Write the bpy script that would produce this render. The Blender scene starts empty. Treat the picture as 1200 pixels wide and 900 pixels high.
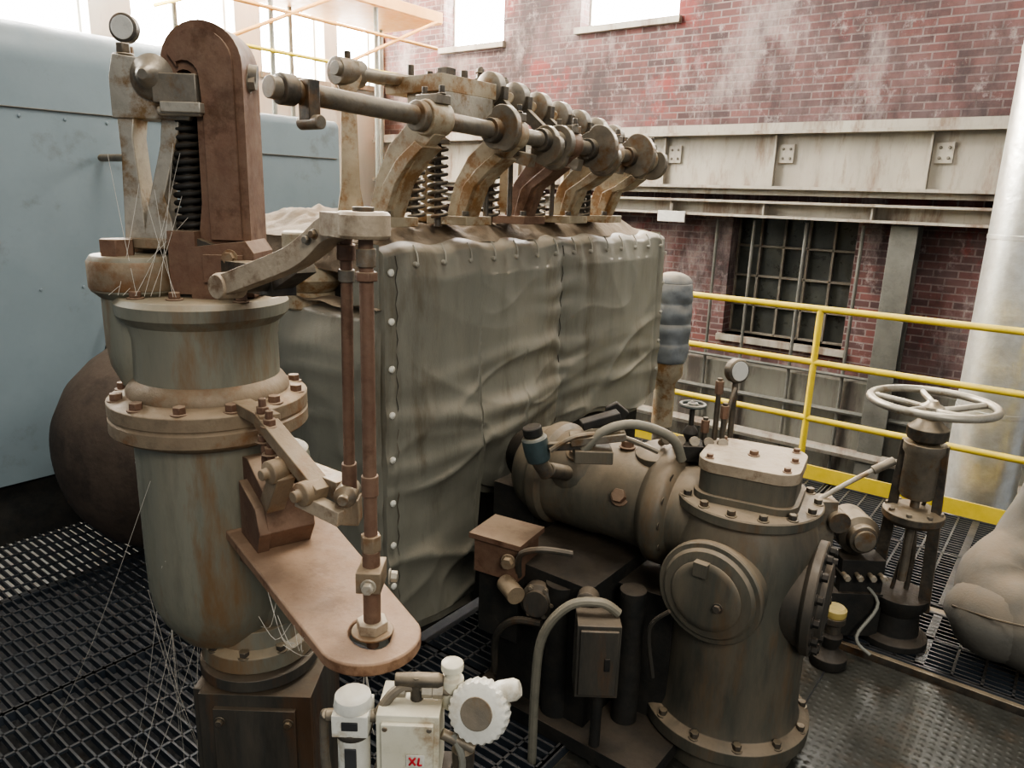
import bpy, bmesh, math, random
from mathutils import Matrix, Vector, noise
random.seed(4)
V=Vector
# ------------------------------------------------------------------ materials
MATS={}
def M(name,c1,c2,rough=.7,metal=0.,scale=6.,dust=None,damt=0.,rust=None,ramt=0.,bump=.25,bscale=60.,streak=False,grime=.45,film=.0):
    m=bpy.data.materials.new(name); m.use_nodes=True; nt=m.node_tree; N=nt.nodes; L=nt.links
    bs=N['Principled BSDF']; bs.inputs['Roughness'].default_value=rough; bs.inputs['Metallic'].default_value=metal
    tc=N.new('ShaderNodeTexCoord'); mp=N.new('ShaderNodeMapping'); L.new(tc.outputs['Object'],mp.inputs[0])
    if streak: mp.inputs['Scale'].default_value=(1,1,.22)
    def nz(s,d=5,r=.6):
        n=N.new('ShaderNodeTexNoise'); n.inputs['Scale'].default_value=s; n.inputs['Detail'].default_value=d; n.inputs['Roughness'].default_value=r
        L.new(mp.outputs[0],n.inputs['Vector']); return n.outputs[0]
    def rng(sock,a,b,c=0,d=1):
        r=N.new('ShaderNodeMapRange'); r.inputs[1].default_value=a; r.inputs[2].default_value=b; r.inputs[3].default_value=c; r.inputs[4].default_value=d
        L.new(sock,r.inputs[0]); return r.outputs[0]
    def mix(f,a,b):
        x=N.new('ShaderNodeMix'); x.data_type='RGBA'; L.new(f,x.inputs[0])
        for i,s in ((6,a),(7,b)):
            if isinstance(s,tuple): x.inputs[i].default_value=(*s,1)
            else: L.new(s,x.inputs[i])
        return x.outputs[2]
    def mul(a,b):
        x=N.new('ShaderNodeMath'); x.operation='MULTIPLY'; x.use_clamp=True
        for i,s in ((0,a),(1,b)):
            if isinstance(s,float): x.inputs[i].default_value=s
            else: L.new(s,x.inputs[i])
        return x.outputs[0]
    col=mix(rng(nz(scale),.32,.68),c1,c2)
    if grime>0: col=mix(rng(nz(scale*3.3+5,8,.75),.5,.72,0,grime),col,tuple(v*.5 for v in c1))
    if rust and ramt>0: col=mix(rng(nz(scale*.7+2,7,.7),.62-ramt*.3,.74-ramt*.3),col,rust)
    if dust and damt>0:
        if film>0: col=mix(rng(nz(scale*1.7+4,7,.7),.40,.70,0.,film),col,tuple(v*.8 for v in dust))
        g=N.new('ShaderNodeNewGeometry'); sp=N.new('ShaderNodeSeparateXYZ'); L.new(g.outputs['Normal'],sp.inputs[0])
        f=mul(rng(sp.outputs[2],.10,.9),rng(nz(9.,4),.3,.55,.45,1.)); f=mul(f,float(damt)); col=mix(f,col,dust)
    L.new(col,bs.inputs['Base Color'])
    if rough>.3:
        L.new(rng(nz(scale*2+3,6,.7),.35,.7,rough-.12,min(1,rough+.15)),bs.inputs['Roughness'])
    if bump>0:
        b=N.new('ShaderNodeBump'); b.inputs['Strength'].default_value=bump; b.inputs['Distance'].default_value=.004
        L.new(nz(bscale,4),b.inputs['Height']); L.new(b.outputs[0],bs.inputs['Normal'])
    MATS[name]=m; return m
DUST=(.36,.28,.18)
M('cast_olive',(.150,.148,.112),(.21,.203,.152),.55,0,4,DUST,.85,(.17,.105,.052),.40,.3,50,True,.45,.25)
M('cast_dark',(.035,.034,.029),(.065,.06,.048),.6,.1,5,(.20,.15,.10),.65,(.10,.055,.028),.3,.4,40,True,.45,.3)
M('cast_black',(.012,.013,.012),(.026,.025,.021),.7,.1,6,(.09,.066,.043),.6,None,0,.4,50,False,.4,.25)
M('cast_body',(.064,.062,.048),(.112,.106,.080),.58,.05,4,(.30,.225,.145),.85,(.11,.07,.036),.30,.4,40,True,.45,.38)
M('rust_plate',(.25,.145,.085),(.32,.20,.125),.65,.1,10,(.38,.27,.18),.5,(.15,.075,.04),.4,.35,70)
M('rust_brown',(.135,.072,.045),(.195,.112,.07),.7,.1,7,(.36,.26,.17),.75,(.09,.042,.022),.35,.4,50,False,.45,.25)
M('rust_flange',(.19,.14,.09),(.27,.205,.13),.6,.1,8,(.36,.26,.16),.6,(.19,.10,.045),.42,.4,60)
M('lever_tan',(.33,.26,.18),(.46,.37,.26),.55,.15,10,(.54,.43,.30),.6,(.18,.11,.06),.36,.35,60)
M('steel_lt',(.32,.29,.23),(.46,.41,.33),.45,.4,9,DUST,.5,(.21,.13,.06),.38,.3,50)
M('steel_mid',(.14,.125,.10),(.23,.20,.155),.5,.35,9,DUST,.75,(.15,.085,.038),.35,.3,50,False,.45,.3)
M('steel_dk',(.045,.041,.034),(.09,.08,.066),.55,.35,9,DUST,.7,(.11,.058,.025),.3,.3,50,False,.45,.3)
M('post_tan',(.32,.26,.17),(.43,.36,.25),.6,.1,9,DUST,.5,(.24,.13,.05),.45,.3,50)
M('bluegray',(.175,.215,.225),(.205,.25,.262),.5,0,1.2,(.30,.30,.27),.5,(.145,.165,.165),.18,.1,30,False,.1)
M('dirt_top',(.16,.115,.075),(.26,.195,.13),.9,0,9,(.32,.245,.16),.6,None,0,.9,35)
M('bell_dust',(.060,.042,.030),(.095,.068,.048),.95,0,5,(.16,.115,.08),.6,(.05,.036,.027),.35,.6,30)
M('yellow',(.70,.51,.04),(.82,.61,.06),.42,0,8,(.4,.31,.12),.5,None,0,.1,50,False,.15)
M('orange',(.74,.36,.10),(.82,.44,.14),.5,0,5,None,0,None,0,.1,50,False,.1)
M('girder',(.29,.255,.205),(.39,.35,.28),.6,0,2,(.15,.12,.09),.5,(.19,.135,.095),.38,.15,20,True)
M('glare_pale',(.62,.60,.53),(.70,.68,.61),.8,0,1.2,None,0,(.45,.40,.33),.2,.15,15,True,.15)  # window haze put into the colour: pale, washed-out left wall and frames
M('concrete',(.12,.115,.09),(.19,.175,.14),.85,0,1.6,None,0,(.075,.062,.05),.4,.3,15,True)
M('steel_gray',(.10,.097,.08),(.165,.155,.13),.6,.2,3)
M('white_box',(.60,.56,.42),(.69,.65,.52),.45,0,8,(.45,.36,.24),.6,(.36,.27,.17),.32,.1,50,False,.3)
M('white_cap',(.63,.61,.52),(.73,.71,.62),.4,0,8,(.48,.40,.29),.6,(.40,.33,.22),.30,.1,50,False,.3)
M('red_label',(.5,.02,.03),(.55,.03,.04),.5)
M('black_label',(.03,.03,.03),(.05,.05,.05),.5)
M('teal',(.045,.065,.065),(.07,.10,.10),.5,.1,8,DUST,.7)
M('grate',(.042,.052,.064),(.085,.097,.110),.42,.45,5,(.15,.125,.10),.5)
M('pit',(.01,.011,.013),(.025,.025,.027),.9)
M('hose',(.15,.14,.105),(.21,.195,.15),.6,0,6,DUST,.5)
M('conduit',(.24,.23,.19),(.31,.3,.25),.45,.3)
M('pipe_alu',(.76,.73,.64),(.90,.88,.80),.30,.75,14,None,0,None,0,.8,18,False,.12)
M('insul_gray',(.115,.108,.09),(.165,.155,.13),.85,0,3,(.24,.185,.125),.85,None,0,.3,80)
M('sleeve',(.125,.135,.135),(.18,.19,.19),.7,0,6,DUST,.7)
M('wheel',(.38,.345,.275),(.50,.46,.38),.42,.5,8,(.42,.34,.23),.65,(.25,.18,.1),.28)
M('glassdark',(.018,.019,.017),(.075,.077,.066),.35,0,1.6)
M('mullion',(.12,.10,.075),(.19,.165,.125),.7)
M('face_white',(.5,.48,.42),(.56,.54,.48),.4)
M('yellow_cap',(.50,.38,.12),(.58,.45,.16),.5,0,8,DUST,.5)
M('cloth_tie',(.30,.28,.22),(.36,.33,.27),.8)
M('web',(.55,.50,.42),(.62,.57,.48),.9,0,8,None,0,None,0,0)
M('canvas',(.162,.156,.122),(.222,.213,.168),.50,0,2.2,(.38,.31,.22),.9,(.125,.108,.075),.34,.2,260,True,.3,.12)
def brick():
    m=bpy.data.materials.new('brick'); m.use_nodes=True; nt=m.node_tree; N=nt.nodes; L=nt.links; bs=N['Principled BSDF']; bs.inputs['Roughness'].default_value=.85
    tc=N.new('ShaderNodeTexCoord'); s=N.new('ShaderNodeSeparateXYZ'); L.new(tc.outputs['Object'],s.inputs[0])
    a=N.new('ShaderNodeMath'); a.operation='ADD'; L.new(s.outputs[0],a.inputs[0]); L.new(s.outputs[1],a.inputs[1])
    c=N.new('ShaderNodeCombineXYZ'); L.new(a.outputs[0],c.inputs[0]); L.new(s.outputs[2],c.inputs[1])
    b=N.new('ShaderNodeTexBrick'); L.new(c.outputs[0],b.inputs['Vector'])
    b.inputs['Scale'].default_value=1; b.inputs['Brick Width'].default_value=.23; b.inputs['Row Height'].default_value=.08; b.inputs['Mortar Size'].default_value=.009; b.inputs['Mortar Smooth'].default_value=.3
    b.inputs['Color1'].default_value=(.165,.062,.052,1); b.inputs['Color2'].default_value=(.065,.036,.034,1); b.inputs['Mortar'].default_value=(.20,.155,.138,1)
    def nz(sc,a0,b0,det=5,st=(1,1,1),off=0):
        mp=N.new('ShaderNodeMapping'); mp.inputs['Scale'].default_value=st; mp.inputs['Location'].default_value=(off,off,off); L.new(tc.outputs['Object'],mp.inputs[0])
        n=N.new('ShaderNodeTexNoise'); n.inputs['Scale'].default_value=sc; n.inputs['Detail'].default_value=det; n.inputs['Roughness'].default_value=.72; L.new(mp.outputs[0],n.inputs['Vector'])
        r=N.new('ShaderNodeMapRange'); r.inputs[1].default_value=a0; r.inputs[2].default_value=b0; L.new(n.outputs[0],r.inputs[0]); return r.outputs[0]
    def mix(f,x,col,k=1.):
        mm=N.new('ShaderNodeMath'); mm.operation='MULTIPLY'; mm.inputs[1].default_value=k; L.new(f,mm.inputs[0])
        q=N.new('ShaderNodeMix'); q.data_type='RGBA'; L.new(mm.outputs[0],q.inputs[0]); L.new(x,q.inputs[6]); q.inputs[7].default_value=(*col,1); return q.outputs[2]
    x=b.outputs[0]
    x=mix(nz(.55,.42,.60),x,(.150,.105,.098),.6)
    x=mix(nz(1.3,.57,.63,7),x,(.24,.032,.027),.55)
    x=mix(nz(1.0,.46,.60,9,(1,1,.6)),x,(.035,.026,.025),.8)
    x=mix(nz(1.2,.53,.66,12,(1,1,.5),7),x,(.34,.28,.255),.62)
    x=mix(nz(5,.56,.66,10,(1,1,.8),3),x,(.38,.32,.29),.5)
    x=mix(nz(14,.55,.70,6,(1,1,1),5),x,(.05,.035,.03),.45)
    L.new(x,bs.inputs['Base Color'])
    bp=N.new('ShaderNodeBump'); bp.inputs['Strength'].default_value=.7; bp.inputs['Distance'].default_value=.012; bp.invert=True
    L.new(b.outputs['Fac'],bp.inputs['Height']); L.new(bp.outputs[0],bs.inputs['Normal'])
    MATS['brick']=m
brick()
def diamond():
    m=M('checker_plate',(.030,.033,.029),(.060,.061,.052),.40,.3,4,(.12,.105,.08),.3,(.06,.042,.026),.3,0)
    nt=m.node_tree; N=nt.nodes; L=nt.links; bs=N['Principled BSDF']
    tc=N.new('ShaderNodeTexCoord'); s=N.new('ShaderNodeSeparateXYZ'); L.new(tc.outputs['Object'],s.inputs[0])
    def mt(op,a,b=None):
        x=N.new('ShaderNodeMath'); x.operation=op
        for i,k in ((0,a),(1,b)):
            if k is None: continue
            if isinstance(k,(int,float)): x.inputs[i].default_value=k
            else: L.new(k,x.inputs[i])
        return x.outputs[0]
    f=math.pi/.035
    a=mt('SINE',mt('MULTIPLY',s.outputs[0],f)); b=mt('SINE',mt('MULTIPLY',s.outputs[1],f))
    h=mt('ABSOLUTE',mt('MULTIPLY',a,b)); h=mt('POWER',h,3)
    bp=N.new('ShaderNodeBump'); bp.inputs['Strength'].default_value=.7; bp.inputs['Distance'].default_value=.003; L.new(h,bp.inputs['Height']); L.new(bp.outputs[0],bs.inputs['Normal'])
diamond()
def emis(name,c,s):
    m=bpy.data.materials.new(name); m.use_nodes=True; bs=m.node_tree.nodes['Principled BSDF']
    bs.inputs['Base Color'].default_value=(.8,.8,.8,1); bs.inputs['Emission Color'].default_value=(*c,1); bs.inputs['Emission Strength'].default_value=s; MATS[name]=m
emis('daylight',(1,.98,.94),30)

# ------------------------------------------------------------------ mesh builder
def basis(ax):
    ax=V(ax).normalized(); t=V((0,0,1)) if abs(ax.z)<.9 else V((1,0,0)); u=t.cross(ax).normalized(); return u,ax.cross(u),ax
class B:
    def __init__(s,name): s.n=name; s.v=[]; s.f=[]; s.m=[]; s.ms=[]
    def mi(s,mat):
        if mat not in s.ms: s.ms.append(mat)
        return s.ms.index(mat)
    def add(s,vs,fs,mat):
        o=len(s.v); s.v+= [tuple(v) for v in vs]; k=s.mi(mat)
        for f in fs: s.f.append([i+o for i in f]); s.m.append(k)
    def box(s,c,d,mat,rz=0,rot=None):
        R=rot if rot is not None else Matrix.Rotation(rz,3,'Z'); c=V(c)
        vs=[c+R@V((x*d[0]/2,y*d[1]/2,z*d[2]/2)) for x in(-1,1) for y in(-1,1) for z in(-1,1)]
        s.add(vs,[(0,1,3,2),(4,6,7,5),(0,4,5,1),(2,3,7,6),(0,2,6,4),(1,5,7,3)],mat)
    def beam(s,a,b,w,h,mat,up=(0,0,1)):
        a=V(a);b=V(b); d=(b-a); L=d.length; d.normalize(); sd=d.cross(V(up)).normalized(); u=sd.cross(d)
        R=Matrix((d,sd,u)).transposed(); s.box((a+b)/2,(L,w,h),mat,rot=R)
    def lathe(s,p,ax,prof,mat,seg=32,cap=True):
        u,w,a=basis(ax); p=V(p); vs=[]; fs=[]
        for (r,h) in prof:
            for i in range(seg):
                t=2*math.pi*i/seg; vs.append(p+a*h+(u*math.cos(t)+w*math.sin(t))*r)
        for j in range(len(prof)-1):
            for i in range(seg):
                k=(i+1)%seg; fs.append((j*seg+i,j*seg+k,(j+1)*seg+k,(j+1)*seg+i))
        if cap:
            if prof[0][0]>1e-4: fs.append(tuple(range(seg))[::-1])
            if prof[-1][0]>1e-4: fs.append(tuple((len(prof)-1)*seg+i for i in range(seg)))
        s.add(vs,fs,mat)
    def cyl(s,a,b,r,mat,seg=20,r1=None):
        a=V(a);b=V(b); s.lathe(a,b-a,[(r,0),(r if r1 is None else r1,(b-a).length)],mat,seg)
    def hexb(s,p,ax,r,h,mat):
        s.lathe(p,ax,[(r*1.35,0),(r*1.35,h*.2)],mat,14); a=V(ax).normalized(); s.lathe(V(p)+a*h*.2,ax,[(r,0),(r,h*.8)],mat,6)
    def bolts(s,c,ax,R,n,r,h,mat,ph=0,a0=0,a1=2*math.pi):
        u,w,a=basis(ax)
        for i in range(n):
            t=a0+(a1-a0)*i/n+ph; s.hexb(V(c)+(u*math.cos(t)+w*math.sin(t))*R,ax,r,h,mat)
    def tube(s,pts,r,mat,seg=10,sm=6):
        P=[V(p) for p in pts]
        if sm>1 and len(P)>2:
            Q=[]
            for i in range(len(P)-1):
                p0=P[max(i-1,0)];p1=P[i];p2=P[i+1];p3=P[min(i+2,len(P)-1)]
                for k in range(sm):
                    t=k/sm; Q.append(.5*((2*p1)+(p2-p0)*t+(2*p0-5*p1+4*p2-p3)*t*t+(3*p1-p0-3*p2+p3)*t**3))
            Q.append(P[-1]); P=Q
        d=(P[1]-P[0]).normalized(); u,w,_=basis(d); vs=[];fs=[]
        for i,p in enumerate(P):
            d2=(P[min(i+1,len(P)-1)]-P[max(i-1,0)]).normalized(); q=d.rotation_difference(d2); u=q@u; w=q@w; d=d2
            if isinstance(r,list):
                f=i/(len(P)-1)*(len(r)-1); k0=min(int(f),len(r)-2); rr=r[k0]+(r[k0+1]-r[k0])*(f-k0)
            else: rr=r
            for k in range(seg):
                t=2*math.pi*k/seg; vs.append(p+(u*math.cos(t)+w*math.sin(t))*rr)
        for j in range(len(P)-1):
            for k in range(seg):
                l=(k+1)%seg; fs.append((j*seg+k,j*seg+l,(j+1)*seg+l,(j+1)*seg+k))
        fs.append(tuple(range(seg))[::-1]); fs.append(tuple((len(P)-1)*seg+k for k in range(seg)))
        s.add(vs,fs,mat)
    def torus(s,c,ax,R,r,mat,seg=48,ss=10):
        u,w,a=basis(ax); vs=[];fs=[]
        for i in range(seg):
            t=2*math.pi*i/seg; d=u*math.cos(t)+w*math.sin(t)
            for k in range(ss):
                q=2*math.pi*k/ss; vs.append(V(c)+d*(R+r*math.cos(q))+a*r*math.sin(q))
        for i in range(seg):
            for k in range(ss):
                fs.append((i*ss+k,((i+1)%seg)*ss+k,((i+1)%seg)*ss+(k+1)%ss,i*ss+(k+1)%ss))
        s.add(vs,fs,mat)
    def ball(s,c,r,mat,seg=20,ri=12,ax=(0,0,1),half=False):
        if not isinstance(r,(tuple,list)): r=(r,r)
        n=ri; lo=0 if half else -90
        s.lathe(c,ax,[(max(r[0]*math.cos(math.radians(lo+(90-lo)*i/n)),1e-5),r[1]*math.sin(math.radians(lo+(90-lo)*i/n))) for i in range(n+1)],mat,seg)
    def prism(s,pts,o,u,w,th,mat):
        u=V(u).normalized(); w=V(w).normalized(); n=u.cross(w); o=V(o); k=len(pts)
        vs=[o+u*a+w*b-n*th/2 for a,b in pts]+[o+u*a+w*b+n*th/2 for a,b in pts]
        s.add(vs,[tuple(range(k))[::-1],tuple(range(k,2*k))]+[(i,(i+1)%k,(i+1)%k+k,i+k) for i in range(k)],mat)
    def spring(s,a,b,R,r,n,mat):
        a=V(a);b=V(b); u,w,d=basis(b-a); L=(b-a).length
        s.tube([a+d*(L*i/(n*12))+(u*math.cos(2*math.pi*i/12)+w*math.sin(2*math.pi*i/12))*R for i in range(n*12+1)],r,mat,6,1)
    def grid(s,fn,nu,nv,mat,skip=None):
        vs=[fn(i/nu,j/nv) for j in range(nv+1) for i in range(nu+1)]; fs=[]
        for j in range(nv):
            for i in range(nu):
                if skip and skip((i+.5)/nu,(j+.5)/nv): continue
                a=j*(nu+1)+i; fs.append((a,a+1,a+nu+2,a+nu+1))
        s.add(vs,fs,mat)
    def done(s,bevel=.003,parent=None,ang=35,fixn=True):
        me=bpy.data.meshes.new(s.n); me.from_pydata(s.v,[],s.f); me.update()
        for k in s.ms: me.materials.append(MATS[k])
        me.polygons.foreach_set('material_index',s.m); me.polygons.foreach_set('use_smooth',[True]*len(s.f))
        if fixn:
            bm=bmesh.new(); bm.from_mesh(me); bmesh.ops.recalc_face_normals(bm,faces=bm.faces); bm.to_mesh(me); bm.free()
        me.set_sharp_from_angle(angle=math.radians(ang))
        ob=bpy.data.objects.new(s.n,me); bpy.context.collection.objects.link(ob)
        if bevel:
            b=ob.modifiers.new('bev','BEVEL'); b.width=bevel; b.segments=2; b.limit_method='ANGLE'; b.angle_limit=math.radians(50); b.use_clamp_overlap=True
        if parent: ob.parent=parent
        return ob
def empty(name):
    e=bpy.data.objects.new(name,None); e.empty_display_size=.1; bpy.context.collection.objects.link(e); return e
X=V((1,0,0));Y=V((0,1,0));Z=V((0,0,1))

# ------------------------------------------------------------------ room
def wallseg(name,axis,pos,th,lo,hi,z0,z1,holes,mat):
    w=B(name); cuts=sorted(holes); cur=lo
    def bx(a,b,c,d):
        if b-a<.01 or d-c<.01: return
        if axis=='y': w.box(((a+b)/2,pos+th/2,(c+d)/2),(b-a,th,d-c),mat)
        else: w.box((pos-th/2,(a+b)/2,(c+d)/2),(th,b-a,d-c),mat)
    for a,b,c,d in cuts:
        bx(cur,a,z0,z1); bx(a,b,z0,c); bx(a,b,d,z1); cur=b
    bx(cur,hi,z0,z1); return w.done(0)
wallseg('wall_back','y',9,.4,-9.7,5,.05,8.5,[(-8.37,-7.21,4.1,7.2),(-5.91,-4.49,4.15,7.2),(-3.54,-2.1,.37,1.83),(-1.6,-.2,4.3,7.2)],'brick')
w=B('wall_base'); w.box((-2.35,9.15,-1.5),(14.7,.6,3.1),'concrete'); w.done(.01)
LW=[(-1.5,.2,3.5),(2.1,4.4,3.3),(4.9,6.3,3.45),(6.7,7.8,3.55),(8.05,8.88,3.6)]
wallseg('wall_left','x',-9.7,.4,-6,9.4,-3,8.5,[(a,b,c,7.6) for a,b,c in LW],'glare_pale')
def window(name,axis,pos,a,b,c,d,nx,nz,glow=True):
    w=B(name); g='daylight' if glow else 'glassdark'; t=.02 if glow else .03; fr='glare_pale' if glow else 'mullion'  # bright window frames kept pale, glare painted into their colour
    P=(lambda t,o,z:(t,pos+o,z)) if axis=='y' else (lambda t,o,z:(pos-o,t,z))
    S=(lambda l,t,h:(l,t,h)) if axis=='y' else (lambda l,t,h:(t,l,h))
    w.box(P((a+b)/2,.3,(c+d)/2),S(b-a,.01,d-c),g)
    for i in range(nx+1): w.box(P(a+(b-a)*i/nx,.25,(c+d)/2),S(.05 if i in(0,nx) else t,.05,d-c),fr)
    for i in range(nz+1): w.box(P((a+b)/2,.25,c+(d-c)*i/nz),S(b-a,.05,.05 if i in(0,nz) else t),fr)
    w.box(P((a+b)/2,.1,c-.04),S(b-a+.1,.35,.08),'girder'); w.done(.004)
window('window_1','y',9,-8.37,-7.21,4.1,7.2,1,2); window('window_2','y',9,-5.91,-4.49,4.15,7.2,1,2); window('window_3','y',9,-1.6,-.2,4.3,7.2,1,2)
window('window_4','y',9,-3.54,-2.1,.37,1.83,5,4,False)
for i,(a,b,c) in enumerate(LW): window('window_%d'%(5+i),'x',-9.7,a,b,c,7.6,1,2)
w=B('floor'); w.box((-2,2,-3.05),(16,15,.1),'pit'); w.done(0)
g=B('crane_girder')
g.box((-2.3,8.72,2.44),(14.4,.03,.62),'girder')
for z in (2.15,2.74): g.box((-2.3,8.66,z),(14.4,.24,.035),'girder')
g.box((-2.3,8.62,2.80),(14.4,.1,.08),'girder')
for x in [-8.5,-6.6,-4.35,-3.0,-1.45,-.1,1.7]:
    g.box((x,8.68,2.44),(.02,.1,.56),'girder')
    g.box((x+.12,8.69,2.52),(.16,.03,.2),'girder')
    for a in (-.04,.04):
        for b in (-.05,.05): g.hexb((x+.12+a,8.675,2.52+b),(0,-1,0),.012,.015,'mullion')
g.box((-2.3,8.8,2.1),(14.4,.3,.06),'girder'); g.done(.004)
g=B('runway_beam'); g.box((-2.3,8.7,1.99),(14.4,.25,.03),'girder'); g.box((-2.3,8.78,1.91),(14.4,.03,.15),'girder'); g.box((-2.3,8.7,1.83),(14.4,.25,.03),'girder')
for i in range(12): g.box((-8.8+i*1.15,8.7,1.91),(.02,.18,.13),'girder')
g.done(.004)
g=B('steel_column')
for x in(-1.58,1.5,-6.5):
    g.box((x,8.7,-.6),(.26,.03,4.8),'steel_gray'); g.box((x,8.95,-.6),(.26,.03,4.8),'steel_gray'); g.box((x,8.82,-.6),(.03,.25,4.8),'steel_gray')
g.done(.004)
g=B('wall_sign'); g.box((-4.15,8.55,1.79),(.36,.02,.13),'face_white'); g.box((-4.15,8.56,1.89),(.02,.02,.1),'mullion'); g.done(.003)
g=B('wall_conduit')
for x in(-3.65,-2.6,-3.2,-2.0): g.tube([(x,8.8,1.78),(x,8.8,-2.9)],.02,'steel_gray',8,1)
g.tube([(-6,8.78,-.3),(2,8.78,-.3)],.03,'steel_gray',8,1)
g.tube([(-6,8.7,-.75),(2,8.7,-.75)],.06,'girder',8,1); g.tube([(-6,8.75,.12),(2,8.75,.12)],.02,'steel_gray',8,1); g.done(0)

def grating(name,x0,x1,y0,y1,z=0,p=.038,q=.115,holes=()):
    g=B(name)
    def cut(a,b,c,ax):
        segs=[(a,b)]
        for hx0,hx1,hy0,hy1 in holes:
            lo,hi,l2,h2=(hx0,hx1,hy0,hy1) if ax=='x' else (hy0,hy1,hx0,hx1)
            if l2<c<h2:
                n=[]
                for s,e in segs:
                    if hi<=s or lo>=e: n.append((s,e)); continue
                    if lo>s: n.append((s,lo))
                    if hi<e: n.append((hi,e))
                segs=n
        return segs
    for i in range(int((y1-y0)/p)+1):
        y=y0+i*p
        for a,b in cut(x0,x1,y,'x'): g.box(((a+b)/2,y,z-.016),(b-a,.008,.032),'grate')
    for i in range(int((x1-x0)/q)+1):
        x=x0+i*q
        for a,b in cut(y0,y1,x,'y'): g.box((x,(a+b)/2,z-.005),(.011,b-a,.010),'grate')
    for x in [x0]+[x0+k*.9 for k in range(1,int((x1-x0)/.9)+1)]+[x1]: g.box((x,(y0+y1)/2,z-.02),(.028,y1-y0,.04),'grate')
    for y in (y0,y1,(y0+y1)/2): g.box(((x0+x1)/2,y,z-.02),(x1-x0,.028,.04),'grate')
    return g.done(0)
grating('floor_grating',-7.5,-1.25,-1.2,5.5,p=.042,q=.125,holes=[(-4.4,-2.1,1.9,4.3)])
grating('floor_grating',-1.2,2.6,4.12,5.5)
grating('floor_grating',-1.2,2.6,3.48,4.02)
g=B('floor_plate'); g.box((.7,1.12,-.06),(3.86,4.6,.05),'checker_plate'); g.box((-.62,2.5,-.033),(.004,1.8,.004),'pit'); g.box((.5,2.05,-.033),(2.6,.004,.004),'pit'); g.done(0)
g=B('platform_beam')
g.box((.7,4.07,-.08),(3.9,.06,.14),'steel_dk'); g.box((.7,3.455,-.065),(3.9,.03,.11),'steel_dk'); g.box((-2.4,5.58,-.1),(10.4,.08,.2),'steel_dk'); g.box((-1.22,1.3,-.12),(.05,8.4,.16),'steel_dk'); g.done(.003)
g=B('handrail')
for z in (1.27,.88,.46): g.tube([(-6,5.52,z),(2.6,5.52,z)],.024,'yellow',12,1)
g.box((-1.7,5.5,.06),(8.6,.012,.11),'yellow')
for x in(-5,-3.25,-1.46,.34,2.1): g.cyl((x,5.52,0),(x,5.52,1.27),.024,'yellow',12); g.box((x,5.53,.05),(.09,.02,.1),'yellow')
g.done(.002)
g=B('insulated_pipe'); g.cyl((-.36,6.15,-2.9),(-.36,6.15,7),.235,'pipe_alu',48)
for z in(-.6,.6,1.8,3.0,4.2): g.lathe((-.36,6.15,z),Z,[(.235,0),(.239,.003),(.239,.03),(.235,.033)],'pipe_alu',48,False)
g.done(0)

# ------------------------------------------------------------------ generator housing
def rbox(b,x0,x1,y0,y1,z0,z1,mat,r=.15,n=6):
    pts=[(x0,z0),(x1,z0)]
    for i in range(n+1):
        t=math.pi/2*i/n; pts.append((x1-r+r*math.cos(t),z1-r+r*math.sin(t)))
    for i in range(n+1):
        t=math.pi/2*(1+i/n); pts.append((x0+r+r*math.cos(t),z1-r+r*math.sin(t)))
    b.prism(pts,(0,(y0+y1)/2,0),X,Z,y1-y0,mat)
g=B('generator_housing')
rbox(g,-8.4,-4.5,-2.5,2.9,.35,2.80,'bluegray',.22,10)
rbox(g,-8,-4.42,2.9,3.66,.35,2.46,'bluegray',.06)
g.box((-6.4,.2,.17),(3.7,5.2,.36),'cast_black')
g.box((-4.495,.2,2.35),(.012,5.3,.008),'steel_gray')
for i in range(7):
    for j in range(2): g.lathe((-4.5,1.2+.22*i,2.31-.9*j),X,[(.009,0),(.009,.006)],'bluegray',8)
g.box((-4.415,3.28,2.2),(.012,.7,.008),'steel_gray')
g.done(.02)
g=B('pressure_gauge')
gx,gy=-4.05,2.02
g.cyl((gx,gy,2.1),(gx,gy,2.66),.02,'steel_mid'); g.cyl((-4.48,gy,2.12),(gx,gy,2.12),.02,'steel_mid')
g.lathe((gx,gy,2.74),(.6,-.8,0),[(.06,0),(.07,.01),(.07,.05),(.06,.055)],'steel_dk',32); g.lathe((gx,gy,2.74),(.6,-.8,0),[(.056,.05),(.056,.058)],'face_white',32); g.done(.002)
g=B('scaffold')
for x,y in((-8.9,5.0),(-8.9,6.6),(-7.9,5.6),(-7.9,7.2),(-8.9,8.2)): g.cyl((x,y,-2.9),(x,y,6),.03,'conduit',12)
for z in(4.30,5.6):
    g.box((-8.45,6.6,z),(1.2,3.6,.05),'orange')
for z in(3.5,3.95): g.tube([(-7.85,4.8,z),(-7.85,8.3,z)],.022,'yellow' if z<3.8 else 'orange',10,1); g.tube([(-8.95,4.8,z),(-7.85,4.8,z)],.022,'yellow',10,1)
g.tube([(-7.85,4.9,3.5),(-7.85,6.6,4.3)],.022,'orange',10,1); g.tube([(-7.85,6.6,3.5),(-7.85,8.3,4.3)],.022,'orange',10,1)
g.box((-7.85,6.6,4.36),(.03,3.6,.14),'orange')
g.done(.003)
g=B('bearing_housing')
bc=V((-3.79,2.30,.65)); ba=(.10,-1,0)
g.lathe(bc,ba,[(.62,0),(.62,.25),(.61,.33),(.58,.5),(.52,.64),(.44,.76),(.32,.86),(.17,.92),(.01,.94)],'bell_dust',56)
g.lathe(bc,ba,[(.63,.18),(.64,.19),(.64,.24),(.63,.25)],'bell_dust',56,False)
g.lathe(bc,ba,[(.585,.46),(.595,.47),(.58,.52),(.565,.53)],'bell_dust',56,False)
g.box((-3.79,2.1,.03),(.9,.3,.16),'bell_dust'); g.done(.01)
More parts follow.
